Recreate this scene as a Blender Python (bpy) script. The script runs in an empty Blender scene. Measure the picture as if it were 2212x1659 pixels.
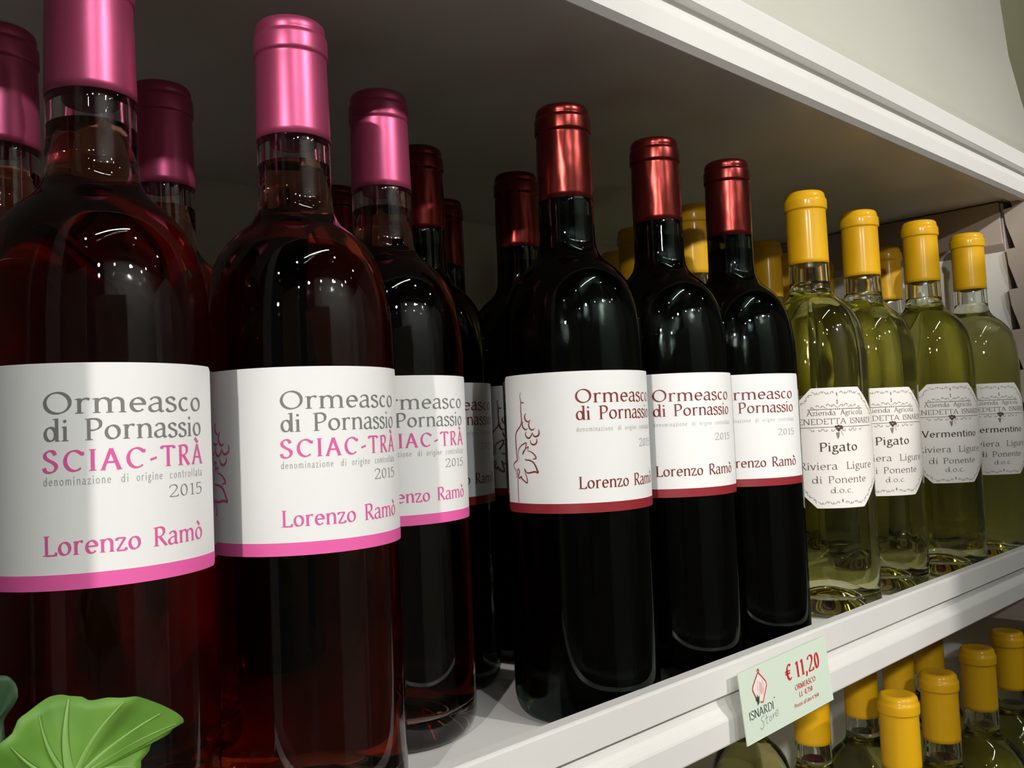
import bpy, math, random
from math import sin, cos, pi, radians, hypot, atan2, sqrt
from mathutils import Vector, Matrix

random.seed(7)
sc = bpy.context.scene
COL = sc.collection

# ------------------------------------------------------------------ camera
cam_d = bpy.data.cameras.new('camera')
cam_d.sensor_fit = 'HORIZONTAL'
cam_d.sensor_width = 36.0
cam_d.lens = 1906.70137 / 2212.0 * 36.0
cam_d.clip_start = 0.01
cam = bpy.data.objects.new('camera', cam_d)
COL.objects.link(cam)
YAW, PIT, ROL = 0.755512, 0.045864, -0.042689
F = Vector((sin(YAW) * cos(PIT), cos(YAW) * cos(PIT), sin(PIT)))
RT = Vector((cos(YAW), -sin(YAW), 0))
UP = RT.cross(F)
R2 = RT * cos(ROL) + UP * sin(ROL)
U2 = -RT * sin(ROL) + UP * cos(ROL)
cam.matrix_world = Matrix(((R2.x, U2.x, -F.x, 0.0), (R2.y, U2.y, -F.y, -0.3195),
                           (R2.z, U2.z, -F.z, 0.13804), (0, 0, 0, 1)))
sc.camera = cam

# ------------------------------------------------------------------ world, lights, exposure
w = bpy.data.worlds.new('world')
sc.world = w
w.use_nodes = True
w.node_tree.nodes['Background'].inputs[0].default_value = (0.85, 0.93, 1.0, 1)
w.node_tree.nodes['Background'].inputs[1].default_value = 0.04


def spot(name, loc, target, power, color, radius, ang):
    d = bpy.data.lights.new(name, 'SPOT')
    d.energy = power
    d.color = color
    d.shadow_soft_size = radius
    d.spot_size = radians(ang)
    d.spot_blend = 0.35
    o = bpy.data.objects.new(name, d)
    COL.objects.link(o)
    o.location = loc
    o.rotation_euler = (Vector(target) - Vector(loc)).to_track_quat('-Z', 'Y').to_euler()
    return o


spot('spot_light_left', (-2.25, -1.72, 1.18), (0.35, 0, 0.1), 192, (1.0, 0.955, 0.905), 0.032, 60)
spot('spot_light_middle', (-0.38, -1.95, 1.30), (0.3, 0, 0.1), 42, (0.92, 0.97, 1.0), 0.032, 60)
spot('spot_light_right', (0.80, -2.05, 1.35), (0.35, 0, 0.1), 106, (1.0, 0.96, 0.92), 0.032, 60)

sp_ = spot('spot_light_low', (-1.30, -2.20, .95), (1.02, 0, 0.15), 62, (1.0, 0.97, 0.92), 0.032, 24)
sp_.data.spot_blend = .6


def area(name, loc, rot, sx, sy, power, color):
    d = bpy.data.lights.new(name, 'AREA')
    d.shape = 'RECTANGLE'
    d.size = sx
    d.size_y = sy
    d.energy = power
    d.color = color
    o = bpy.data.objects.new(name, d)
    COL.objects.link(o)
    o.location = loc
    o.rotation_euler = rot
    return o


area('tube_light', (0.3, -1.5, 2.3), (0, 0, radians(20)), 1.5, 0.04, 14.0, (0.95, 1.0, 0.9))

area('wall_washer', (1.6, -3.2, 2.4), (radians(-50), 0, 0), 3.0, 0.3, 36.0, (0.93, 1.0, 0.98))  # unseen light added to brighten the opposite wall reflected in the bottles

sc.view_settings.view_transform = 'Standard'
sc.view_settings.look = 'None'
sc.view_settings.gamma = 1.0
sc.view_settings.use_curve_mapping = False
sc.view_settings.exposure = 0.0
sc.cycles.max_bounces = 16
sc.cycles.transmission_bounces = 16
sc.cycles.adaptive_threshold = 0.02
sc.cycles.glossy_bounces = 6
sc.cycles.diffuse_bounces = 4
sc.cycles.volume_bounces = 0
sc.cycles.transparent_max_bounces = 12
sc.cycles.use_denoising = True
sc.cycles.sample_clamp_indirect = 0.0


# ------------------------------------------------------------------ materials
def mat(name, col=(0.8, 0.8, 0.8), rough=0.5, metal=0.0, spec=0.5, coat=0.0, coat_r=0.1):
    m = bpy.data.materials.new(name)
    m.use_nodes = True
    b = m.node_tree.nodes['Principled BSDF']
    b.inputs['Base Color'].default_value = (*col, 1)
    b.inputs['Roughness'].default_value = rough
    b.inputs['Metallic'].default_value = metal
    b.inputs['Specular IOR Level'].default_value = spec
    b.inputs['Coat Weight'].default_value = coat
    b.inputs['Coat Roughness'].default_value = coat_r
    return m


def noise_col(m, c1, c2, scale, detail=3.0, bump=0.0, bscale=None, dist=0.001, stretch=(1, 1, 1)):
    nt = m.node_tree
    b = nt.nodes['Principled BSDF']
    tc = nt.nodes.new('ShaderNodeTexCoord')
    mp = nt.nodes.new('ShaderNodeMapping')
    mp.inputs['Scale'].default_value = stretch
    nt.links.new(tc.outputs['Object'], mp.inputs['Vector'])
    n = nt.nodes.new('ShaderNodeTexNoise')
    n.inputs['Scale'].default_value = scale
    n.inputs['Detail'].default_value = detail
    nt.links.new(mp.outputs[0], n.inputs['Vector'])
    r = nt.nodes.new('ShaderNodeValToRGB')
    r.color_ramp.elements[0].position = 0.35
    r.color_ramp.elements[1].position = 0.65
    r.color_ramp.elements[0].color = (*c1, 1)
    r.color_ramp.elements[1].color = (*c2, 1)
    nt.links.new(n.outputs['Fac'], r.inputs[0])
    nt.links.new(r.outputs[0], b.inputs['Base Color'])
    if bump:
        n2 = nt.nodes.new('ShaderNodeTexNoise')
        n2.inputs['Scale'].default_value = bscale or scale
        n2.inputs['Detail'].default_value = 2.0
        nt.links.new(mp.outputs[0], n2.inputs['Vector'])
        bp = nt.nodes.new('ShaderNodeBump')
        bp.inputs['Strength'].default_value = bump
        bp.inputs['Distance'].default_value = dist
        nt.links.new(n2.outputs['Fac'], bp.inputs['Height'])
        nt.links.new(bp.outputs[0], b.inputs['Normal'])
    return m


M = {}
M['white_paint'] = noise_col(mat('white_paint', rough=0.42, spec=0.4), (0.69, 0.672, 0.645), (0.72, 0.70, 0.672), 6, bump=0.05, bscale=180, dist=0.0004)
M['panel_paint'] = noise_col(mat('panel_paint', rough=0.55, spec=0.3), (0.62, 0.60, 0.55), (0.66, 0.64, 0.585), 5, bump=0.05, bscale=150, dist=0.0004)
M['wood_paint'] = noise_col(mat('upright_paint', rough=0.6, spec=0.3), (0.40, 0.34, 0.29), (0.46, 0.39, 0.335), 12, bump=0.1, bscale=90, dist=0.0005)
M['cap_pink'] = noise_col(mat('pink_foil', rough=0.37, metal=0.6), (0.46, 0.068, 0.16), (0.50, 0.082, 0.185), 30, bump=0.03, bscale=400, dist=0.0003)
M['cap_red'] = noise_col(mat('dark_red_foil', rough=0.26, metal=0.9), (0.125, 0.016, 0.014), (0.185, 0.026, 0.020), 40, bump=0.7, bscale=80, dist=0.0016, stretch=(1, 1, 0.35))
M['cap_yellow'] = noise_col(mat('yellow_capsule', rough=0.5, spec=0.25, coat=0.32, coat_r=0.17), (0.66, 0.350, 0.002), (0.70, 0.378, 0.003), 30, bump=0.10, bscale=120, dist=0.0006, stretch=(1, 1, 0.6))
M['label_white'] = mat('label_paper', (0.83, 0.83, 0.815), 0.42, spec=0.35)
M['label_cream'] = mat('cream_label_paper', (0.84, 0.80, 0.76), 0.5, spec=0.3)
M['ink_grey'] = mat('grey_ink', (0.19, 0.19, 0.185), 0.5)
M['ink_pale'] = mat('pale_grey_ink', (0.36, 0.36, 0.36), 0.5)
M['ink_pink'] = mat('pink_ink', (0.74, 0.11, 0.36), 0.45)
M['ink_red'] = mat('dark_red_ink', (0.20, 0.022, 0.014), 0.45)
M['ink_brown'] = mat('brown_ink', (0.07, 0.035, 0.028), 0.5)
M['ink_soft'] = mat('soft_brown_ink', (0.22, 0.19, 0.18), 0.5)
M['stripe_pink'] = mat('pink_stripe', (0.83, 0.125, 0.40), 0.42)
M['stripe_red'] = mat('red_stripe', (0.27, 0.018, 0.028), 0.42)
M['tag_green'] = mat('pale_green_card', (0.62, 0.71, 0.60), 0.45, spec=0.3)
M['tag_red'] = mat('price_red_ink', (0.55, 0.02, 0.025), 0.5)
M['tag_dark'] = mat('dark_green_ink', (0.02, 0.06, 0.035), 0.5)
M['tag_pink'] = mat('pale_pink_ink', (0.75, 0.42, 0.42), 0.5)
M['tag_cream'] = mat('cream_ink', (0.80, 0.74, 0.68), 0.5)
M['clip'] = mat('grey_plastic', (0.45, 0.45, 0.47), 0.4)


def glass(name, col, ior=1.5):
    m = bpy.data.materials.new(name)
    m.use_nodes = True
    nt = m.node_tree
    nt.nodes.clear()
    o = nt.nodes.new('ShaderNodeOutputMaterial')
    g = nt.nodes.new('ShaderNodeBsdfGlass')
    g.inputs['Color'].default_value = (*col, 1)
    g.inputs['Roughness'].default_value = 0.0
    g.inputs['IOR'].default_value = ior
    nt.links.new(g.outputs[0], o.inputs[0])
    return m


def liquid(name, sig, ior=1.34):
    """clear liquid with an absorbing volume; sig = absorption per metre for r, g, b"""
    m = glass(name, (1, 1, 1), ior)
    nt = m.node_tree
    a = nt.nodes.new('ShaderNodeVolumeAbsorption')
    d = max(sig)
    a.inputs['Density'].default_value = d
    a.inputs['Color'].default_value = (1 - sig[0] / d, 1 - sig[1] / d, 1 - sig[2] / d, 1)
    nt.links.new(a.outputs[0], nt.nodes['Material Output'].inputs['Volume'])
    return m


M['glass_clear'] = glass('clear_glass', (0.972, 0.985, 0.960))

M['glass_flint'] = glass('flint_glass', (0.96, 0.955, 0.945))
M['glass_dark'] = glass('dark_green_glass', (0.42, 0.50, 0.46))
M['wine_rose'] = liquid('rose_wine', (17, 66, 88))
M['wine_rose_wall'] = liquid('rose_wine_against_glass', (17, 66, 88), 1.34 / 1.5)
M['wine_white'] = liquid('white_wine', (0.2, 1.0, 13))
M['wine_white_wall'] = liquid('white_wine_against_glass', (0.2, 1.0, 13), 1.34 / 1.5)
M['wine_red'] = mat('red_wine', (0.006, 0.0015, 0.0015), 0.15, spec=0.25)
M['leaf'] = noise_col(mat('leaf_green', rough=0.5, spec=0.3), (0.085, 0.21, 0.025), (0.15, 0.30, 0.045), 55, detail=2, bump=0.3, bscale=110, dist=0.001)
M['leaf'].node_tree.nodes['Principled BSDF'].inputs['Subsurface Weight'].default_value = 0.0
M['vein'] = mat('leaf_vein', (0.175, 0.335, 0.07), 0.5)
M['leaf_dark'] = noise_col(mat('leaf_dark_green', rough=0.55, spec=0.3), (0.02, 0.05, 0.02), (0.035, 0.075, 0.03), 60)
M['stem'] = mat('green_stem', (0.12, 0.22, 0.05), 0.6)
M['pot'] = noise_col(mat('terracotta', rough=0.8), (0.40, 0.15, 0.08), (0.46, 0.19, 0.10), 20)
M['soil'] = noise_col(mat('soil', rough=0.95), (0.03, 0.02, 0.012), (0.06, 0.04, 0.025), 60, bump=0.8, bscale=90, dist=0.004)
M['floor'] = noise_col(mat('floor_tile', rough=0.35), (0.46, 0.43, 0.38), (0.54, 0.50, 0.45), 2.0)
M['ceil'] = mat('ceiling_grey', (0.10, 0.10, 0.10), 0.8)
M['beam'] = mat('beam_black', (0.01, 0.01, 0.01), 0.6)
M['wall_yellow'] = noise_col(mat('wall_plaster', rough=0.8), (0.50, 0.47, 0.30), (0.55, 0.52, 0.34), 4, bump=0.1, bscale=60)
M['column'] = noise_col(mat('column_plaster', rough=0.8), (0.30, 0.29, 0.28), (0.34, 0.33, 0.31), 3)  # plain grey of the added light blockers


# ------------------------------------------------------------------ mesh helpers
def mesh(name, verts, faces, smooth=False, mats=None, fm=None):
    me = bpy.data.meshes.new(name)
    me.from_pydata([tuple(v) for v in verts], [], faces)
    if smooth:
        me.polygons.foreach_set('use_smooth', [True] * len(me.polygons))
    for m in mats or []:
        me.materials.append(m)
    if fm:
        me.polygons.foreach_set('material_index', fm)
    me.update()
    return me


def link(name, me, parent=None, loc=None, rot=None):
    o = bpy.data.objects.new(name, me)
    COL.objects.link(o)
    if parent is not None:
        o.parent = parent
    if loc:
        o.location = loc
    if rot:
        o.rotation_euler = rot
    return o


def empty(name, loc, label, cat, group=None):
    o = bpy.data.objects.new(name, None)
    o.empty_display_size = 0.02
    COL.objects.link(o)
    o.location = loc
    o['label'] = label
    o['category'] = cat
    if group:
        o['group'] = group
    return o


def lathe(profile, n=96):
    """profile: list of (r, z); r = 0 ends close on the axis"""
    V, Fc = [], []
    rings = []
    for r, z in profile:
        if r <= 1e-6:
            rings.append([len(V)])
            V.append((0, 0, z))
        else:
            b = len(V)
            for k in range(n):
                a = 2 * pi * k / n
                V.append((r * cos(a), r * sin(a), z))
            rings.append(list(range(b, b + n)))
    for i in range(len(rings) - 1):
        A, B = rings[i], rings[i + 1]
        for k in range(n):
            k2 = (k + 1) % n
            if len(A) == 1 and len(B) == 1:
                continue
            if len(A) == 1:
                Fc.append((A[0], B[k2], B[k]))
            elif len(B) == 1:
                Fc.append((A[k], A[k2], B[0]))
            else:
                Fc.append((A[k], A[k2], B[k2], B[k]))
    return V, Fc


def catmull(pts, seg=6):
    if len(pts) < 3:
        return list(pts)
    out = []
    P = [pts[0]] + list(pts) + [pts[-1]]
    for i in range(1, len(P) - 2):
        p0, p1, p2, p3 = P[i - 1], P[i], P[i + 1], P[i + 2]
        for s in range(seg):
            t = s / seg
            out.append(tuple(0.5 * (2 * b + (c - a) * t + (2 * a - 5 * b + 4 * c - d) * t * t + (-a + 3 * b - 3 * c + d) * t ** 3)
                             for a, b, c, d in zip(p0, p1, p2, p3)))
    out.append(tuple(pts[-1]))
    return out


def extrude_profile(prof, x0, x1, closed=True):
    """polygon of (y, z) swept along x"""
    n = len(prof)
    V = [(x0, y, z) for y, z in prof] + [(x1, y, z) for y, z in prof]
    Fc = [(i, (i + 1) % n, n + (i + 1) % n, n + i) for i in range(n)]
    Fc.append(tuple(range(n))[::-1])
    Fc.append(tuple(range(n, 2 * n)))
    return V, Fc


def box(x0, x1, y0, y1, z0, z1):
    V = [(x, y, z) for x in (x0, x1) for y in (y0, y1) for z in (z0, z1)]
    return V, [(0, 1, 3, 2), (4, 6, 7, 5), (0, 4, 5, 1), (2, 3, 7, 6), (0, 2, 6, 4), (1, 5, 7, 3)]


def fix(me):
    import bmesh
    bm = bmesh.new()
    bm.from_mesh(me)
    bmesh.ops.recalc_face_normals(bm, faces=bm.faces)
    bm.to_mesh(me)
    bm.free()
    return me


def bevel(o, wd=0.001, seg=2):
    b = o.modifiers.new('bevel', 'BEVEL')
    b.width = wd
    b.segments = seg
    b.limit_method = 'ANGLE'
    return o


def solid(name, vf, m, parent=None, bv=0.0):
    o = link(name, fix(mesh(name, vf[0], vf[1], mats=[M[m]])), parent)
    if bv:
        bevel(o, bv)
    return o


# ------------------------------------------------------------------ lettering: broad-nib stroke alphabet
# cap height 1, x-height .68.  L = straight pieces, C = curve through points, E = elliptic arc, S = small serif bar, D = dot
def ser(*xs):
    return [('S', x, y, wd) for x, y, wd in xs]


G = {
    ' ': (.42, []),
    'O': (.98, [('E', .49, .5, .43, .5, 0, 360)]),
    'C': (.84, [('E', .47, .5, .41, .5, 48, 312), ('L', .76, .90, .76, .74)]),
    'P': (.66, [('L', .17, 1, .17, 0), ('C', .17, .98, .42, .98, .57, .84, .55, .60, .38, .47, .17, .46)] + ser((.17, 1, .13), (.17, 0, .13))),
    'R': (.74, [('L', .17, 1, .17, 0), ('C', .17, .98, .42, .98, .55, .84, .52, .62, .36, .50, .17, .49), ('L', .32, .50, .66, 0)] + ser((.17, 1, .13), (.17, 0, .13), (.66, 0, .08))),
    'B': (.66, [('L', .17, 1, .17, 0), ('C', .17, .98, .40, .98, .52, .84, .48, .62, .17, .54), ('C', .17, .54, .45, .52, .58, .34, .52, .08, .38, .01, .17, .01)] + ser((.15, 1, .12), (.15, 0, .12))),
    'S': (.62, [('C', .50, .80, .44, .95, .28, 1, .12, .88, .12, .70, .26, .56, .44, .44, .54, .28, .46, .07, .28, 0, .12, .06, .06, .22)]),
    'I': (.34, [('L', .17, 1, .17, 0)] + ser((.17, 1, .13), (.17, 0, .13))),
    'A': (.78, [('L', .06, 0, .38, 1), ('L', .38, 1, .70, 0), ('L', .18, .36, .58, .36)] + ser((.07, 0, .10), (.70, 0, .11))),
    'T': (.70, [('L', .35, 1, .35, 0), ('L', .04, .98, .66, .98), ('L', .05, .98, .04, .86), ('L', .65, .98, .66, .86)] + ser((.35, 0, .13))),
    'L': (.64, [('L', .17, 1, .17, 0), ('L', .17, .02, .58, .02), ('L', .57, .0, .61, .17)] + ser((.17, 1, .13), (.10, 0, .1))),
    'V': (.76, [('L', .08, 1, .40, 0), ('L', .40, 0, .70, 1)] + ser((.08, 1, .12), (.70, 1, .10))),
    'N': (.88, [('L', .15, 0, .15, 1), ('L', .15, 1, .73, 0), ('L', .73, 0, .73, 1)] + ser((.15, 0, .11), (.12, 1, .1), (.73, 1, .11))),
    'M': (1.0, [('L', .12, 0, .17, 1), ('L', .17, 1, .5, 0), ('L', .5, 0, .83, 1), ('L', .83, 1, .88, 0)] + ser((.12, 0, .11), (.88, 0, .11))),
    'E': (.62, [('L', .17, 1, .17, 0), ('L', .17, .98, .54, .98), ('L', .17, .52, .46, .52), ('L', .17, .02, .56, .02), ('L', .54, 1, .54, .86), ('L', .56, 0, .56, .15)] + ser((.13, 1, .08), (.13, 0, .08))),
    'D': (.86, [('L', .17, 1, .17, 0), ('C', .17, .98, .48, .96, .72, .78, .78, .5, .72, .22, .48, .04, .17, .02)] + ser((.13, 1, .09), (.13, 0, .09))),
    'o': (.68, [('E', .34, .34, .28, .34, 0, 360)]),
    'c': (.58, [('E', .33, .34, .27, .34, 50, 312)]),
    'e': (.64, [('E', .33, .34, .27, .34, 5, 318), ('L', .08, .37, .59, .37)]),
    'a': (.60, [('C', .10, .56, .20, .67, .36, .66, .44, .52, .44, .12, .50, .01, .57, .04), ('C', .44, .40, .26, .38, .09, .26, .10, .08, .24, .01, .40, .10, .44, .18)]),
    'd': (.70, [('E', .32, .34, .25, .34, 0, 360), ('L', .56, 1.06, .56, 0)] + ser((.50, 1.04, .08), (.60, 0, .07))),
    'i': (.32, [('L', .16, .68, .16, 0), ('D', .16, .92, .075)] + ser((.11, .66, .07), (.16, 0, .12))),
    'l': (.32, [('L', .16, 1.06, .16, 0)] + ser((.11, 1.04, .07), (.16, 0, .12))),
    'm': (1.06, [('L', .15, .68, .15, 0), ('C', .15, .46, .24, .62, .38, .67, .50, .58, .53, .42, .53, 0), ('C', .53, .46, .62, .62, .76, .67, .88, .58, .91, .42, .91, 0)] + ser((.10, .66, .07), (.15, 0, .11), (.53, 0, .11), (.91, 0, .11))),
    'n': (.70, [('L', .15, .68, .15, 0), ('C', .15, .46, .25, .62, .40, .67, .52, .58, .55, .42, .55, 0)] + ser((.10, .66, .07), (.15, 0, .11), (.55, 0, .11))),
    'r': (.50, [('L', .15, .68, .15, 0), ('C', .15, .44, .22, .60, .34, .67, .45, .62)] + ser((.10, .66, .07), (.15, 0, .12))),
    's': (.50, [('C', .40, .54, .34, .64, .22, .68, .10, .60, .12, .46, .26, .37, .40, .28, .42, .12, .32, .01, .16, .01, .07, .13)]),
    't': (.44, [('C', .20, .90, .20, .50, .20, .14, .27, .01, .41, .06), ('L', .05, .66, .40, .66)]),
    'z': (.54, [('L', .08, .66, .45, .66), ('L', .45, .66, .08, .02), ('L', .08, .02, .48, .02), ('L', .08, .66, .07, .54), ('L', .48, .02, .49, .15)]),
    'g': (.58, [('E', .28, .45, .20, .23, 0, 360), ('C', .22, .23, .12, .14, .22, .06, .42, .02, .50, -.12, .40, -.28, .20, -.31, .07, -.21, .12, -.07, .26, .01), ('L', .42, .60, .56, .66)]),
    'u': (.68, [('C', .13, .68, .13, .24, .20, .04, .34, .01, .46, .10, .53, .24), ('L', .53, .68, .53, 0)] + ser((.09, .66, .07), (.49, .66, .07), (.57, 0, .07))),
    'v': (.60, [('L', .08, .68, .31, 0), ('L', .31, 0, .53, .68)] + ser((.08, .67, .10), (.53, .67, .09))),
    '.': (.26, [('D', .12, .06, .07)]),
    ',': (.26, [('D', .12, .06, .07), ('L', .15, .06, .07, -.18)]),
    '-': (.40, [('L', .06, .36, .34, .46), ('L', .06, .34, .34, .44), ('L', .06, .38, .34, .48)]),
    '0': (.62, [('E', .31, .48, .23, .48, 0, 360)]),
    '1': (.46, [('L', .25, .96, .25, 0), ('L', .10, .82, .25, .95)] + ser((.25, 0, .12),)),
    '2': (.60, [('C', .08, .76, .14, .92, .30, .97, .46, .88, .48, .68, .34, .40, .08, .03), ('L', .08, .02, .54, .02), ('L', .53, .02, .56, .16)]),
    '5': (.58, [('L', .16, .94, .48, .94), ('L', .16, .94, .13, .54), ('C', .13, .54, .28, .60, .44, .52, .49, .32, .42, .10, .26, .0, .08, .08)]),
    '6': (.60, [('E', .31, .30, .22, .30, 0, 360), ('C', .10, .34, .14, .66, .30, .88, .48, .96)]),
    '7': (.56, [('L', .07, .94, .50, .94), ('L', .50, .94, .22, 0), ('L', .07, .94, .07, .80)]),
    '9': (.60, [('E', .30, .66, .22, .30, 0, 360), ('C', .51, .62, .47, .30, .31, .08, .13, 0)]),
    '\u20ac': (.74, [('E', .44, .48, .30, .49, 50, 310), ('L', .02, .56, .52, .56), ('L', .02, .42, .50, .42)]),
}
G['\u00f2'] = (.68, G['o'][1] + [('L', .22, 1.02, .40, .80), ('L', .24, 1.02, .42, .80)])
G['\u00c0'] = (.78, G['A'][1] + [('L', .22, 1.32, .42, 1.10), ('L', .25, 1.32, .45, 1.10)])
G['\u00e8'] = G['e']


class Ink:
    """collects flat ribbons in (u, v) with a material index"""

    def __init__(self):
        self.V, self.F, self.m = [], [], []

    def ribbon(self, pts, wf, mi):
        # wf(direction angle, t) -> width ; pts dense
        q = [pts[0]]
        for p in pts[1:]:
            if hypot(p[0] - q[-1][0], p[1] - q[-1][1]) > 1e-6:
                q.append(p)
        if len(q) < 2:
            return
        base = len(self.V)
        n = len(q)
        for i, p in enumerate(q):
            a, b = q[max(0, i - 1)], q[min(n - 1, i + 1)]
            dx, dy = b[0] - a[0], b[1] - a[1]
            L = hypot(dx, dy) or 1
            th = atan2(dy, dx)
            wd = wf(th, i / (n - 1)) / 2
            nx, ny = -dy / L * wd, dx / L * wd
            self.V += [(p[0] + nx, p[1] + ny), (p[0] - nx, p[1] - ny)]
        for i in range(n - 1):
            k = base + 2 * i
            self.F.append((k, k + 1, k + 3, k + 2))
            self.m.append(mi)

    def disc(self, x, y, rx, ry, mi, n=12):
        b = len(self.V)
        self.V += [(x + rx * cos(2 * pi * k / n), y + ry * sin(2 * pi * k / n)) for k in range(n)]
        self.F.append(tuple(range(b, b + n)))
        self.m.append(mi)

    def poly(self, pts, mi):
        b = len(self.V)
        self.V += list(pts)
        self.F.append(tuple(range(b, b + len(pts))))
        self.m.append(mi)

    def word(self, s, u0, u1, base, cap, mi, hi=.135, lo=.05, sp=0.0, serif=True, slope=0.0, step=.8):
        tot = sum(G[c][0] for c in s) + sp * (len(s) - 1)
        # side bearings do not count towards the fitted width
        lb, rb = .06, .06
        sx = (u1 - u0) / (tot - lb - rb)
        x = u0 - lb * sx
        nib = radians(18)

        def wf(th, t):
            return cap * (lo + (hi - lo) * abs(sin(th - nib)) ** 1.4)
        for ch in s:
            gw, st = G[ch]

            def tr(px, py):
                return (x + px * sx, base + py * cap + slope * (x + px * sx - u0))
            for k in st:
                if k[0] == 'L':
                    a, b = tr(k[1], k[2]), tr(k[3], k[4])
                    nn = max(1, int(math.ceil(hypot(a[0] - b[0], a[1] - b[1]) / step)))
                    pts = [(a[0] + (b[0] - a[0]) * i / nn, a[1] + (b[1] - a[1]) * i / nn) for i in range(nn + 1)]
                    self.ribbon(pts, wf, mi)
                elif k[0] == 'C':
                    cp = [(k[i], k[i + 1]) for i in range(1, len(k), 2)]
                    self.ribbon([tr(*p) for p in catmull(cp, 4)], wf, mi)
                elif k[0] == 'E':
                    _, cx, cy, rx, ry, a0, a1 = k
                    nn = max(8, int(abs(a1 - a0) / 14))
                    rx2, ry2 = rx - hi * .35, ry - lo * .5
                    pts = [tr(cx + rx2 * cos(radians(a0 + (a1 - a0) * i / nn)), cy + ry2 * sin(radians(a0 + (a1 - a0) * i / nn))) for i in range(nn + 1)]
                    self.ribbon(pts, wf, mi)
                elif k[0] == 'S' and serif:
                    a, b = tr(k[1] - k[3], k[2]), tr(k[1] + k[3], k[2])
                    sg = -.018 if k[2] > .3 else .018
                    self.ribbon([(a[0], a[1] + sg * cap), ((a[0] + b[0]) / 2, (a[1] + b[1]) / 2 + sg * cap), (b[0], b[1] + sg * cap)], lambda th, t: cap * .04, mi)
                elif k[0] == 'D':
                    c = tr(k[1], k[2])
                    self.disc(c[0], c[1], k[3] * cap, k[3] * cap, mi)
            x += (gw + sp) * sx

    def wrap(self, name, r, mats, rot=0.0):
        """u = arc length in mm from the text centre (to the right seen from outside), v = height in mm"""
        V = []
        for u, v in self.V:
            a = u / 1000.0 / RB + rot
            V.append((r * sin(a), -r * cos(a), v / 1000.0))
        return mesh(name, V, self.F, mats=mats, fm=self.m)

    def flat(self, name, mats, off=0.0):
        V = [(u / 1000.0, -off, -v / 1000.0) for u, v in self.V]
        return mesh(name, V, self.F, mats=mats, fm=self.m)


RB = 0.0375
BASE = 0.009   # the bottle foot lies this far below the height datum of the labels


def label_sheet(name, outline, r0, r1, m, sub=1.2):
    """paper sheet bent round the bottle: outline top(u), bottom(u) functions given as list of (u, vtop, vbot)"""
    V, Fc = [], []
    n = len(outline)
    for u, vt, vb in outline:
        a = u / 1000.0 / RB
        for r in (r1, r0):
            for v in (vt, vb):
                V.append((r * sin(a), -r * cos(a), v / 1000.0))
    for i in range(n - 1):
        a, b = 4 * i, 4 * (i + 1)
        Fc += [(a, a + 1, b + 1, b), (a + 2, b + 2, b + 3, a + 3), (a, b, b + 2, a + 2), (a + 1, a + 3, b + 3, b + 1)]
    Fc += [(0, 2, 3, 1), (4 * n - 4, 4 * n - 3, 4 * n - 1, 4 * n - 2)]
    me = fix(mesh(name, V, Fc, mats=[M[m]]))
    return me


def rect_outline(u0, u1, vb, vt, rad=1.6, step=1.2):
    out = []
    us = [u0 + rad * (1 - cos(radians(t))) for t in (0, 20, 40, 60, 75, 90)]
    k = int((u1 - u0 - 2 * rad) / step)
    us += [u0 + rad + (u1 - u0 - 2 * rad) * i / k for i in range(1, k)]
    us += [u1 - rad * (1 - cos(radians(t))) for t in (90, 75, 60, 40, 20, 0)]
    for u in us:
        d = min(u - u0, u1 - u)
        c = 0 if d >= rad else rad - sqrt(max(0, rad * rad - (rad - d) ** 2))
        out.append((u, vt - c, vb + c))
    return out


def octo_outline(u0, u1, vb, vt, ch, step=1.2):
    k = int((u1 - u0) / step)
    out = []
    for i in range(k + 1):
        u = u0 + (u1 - u0) * i / k
        d = min(u - u0, u1 - u)
        c = max(0, ch - d)
        out.append((u, vt - c, vb + c))
    return out


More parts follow.
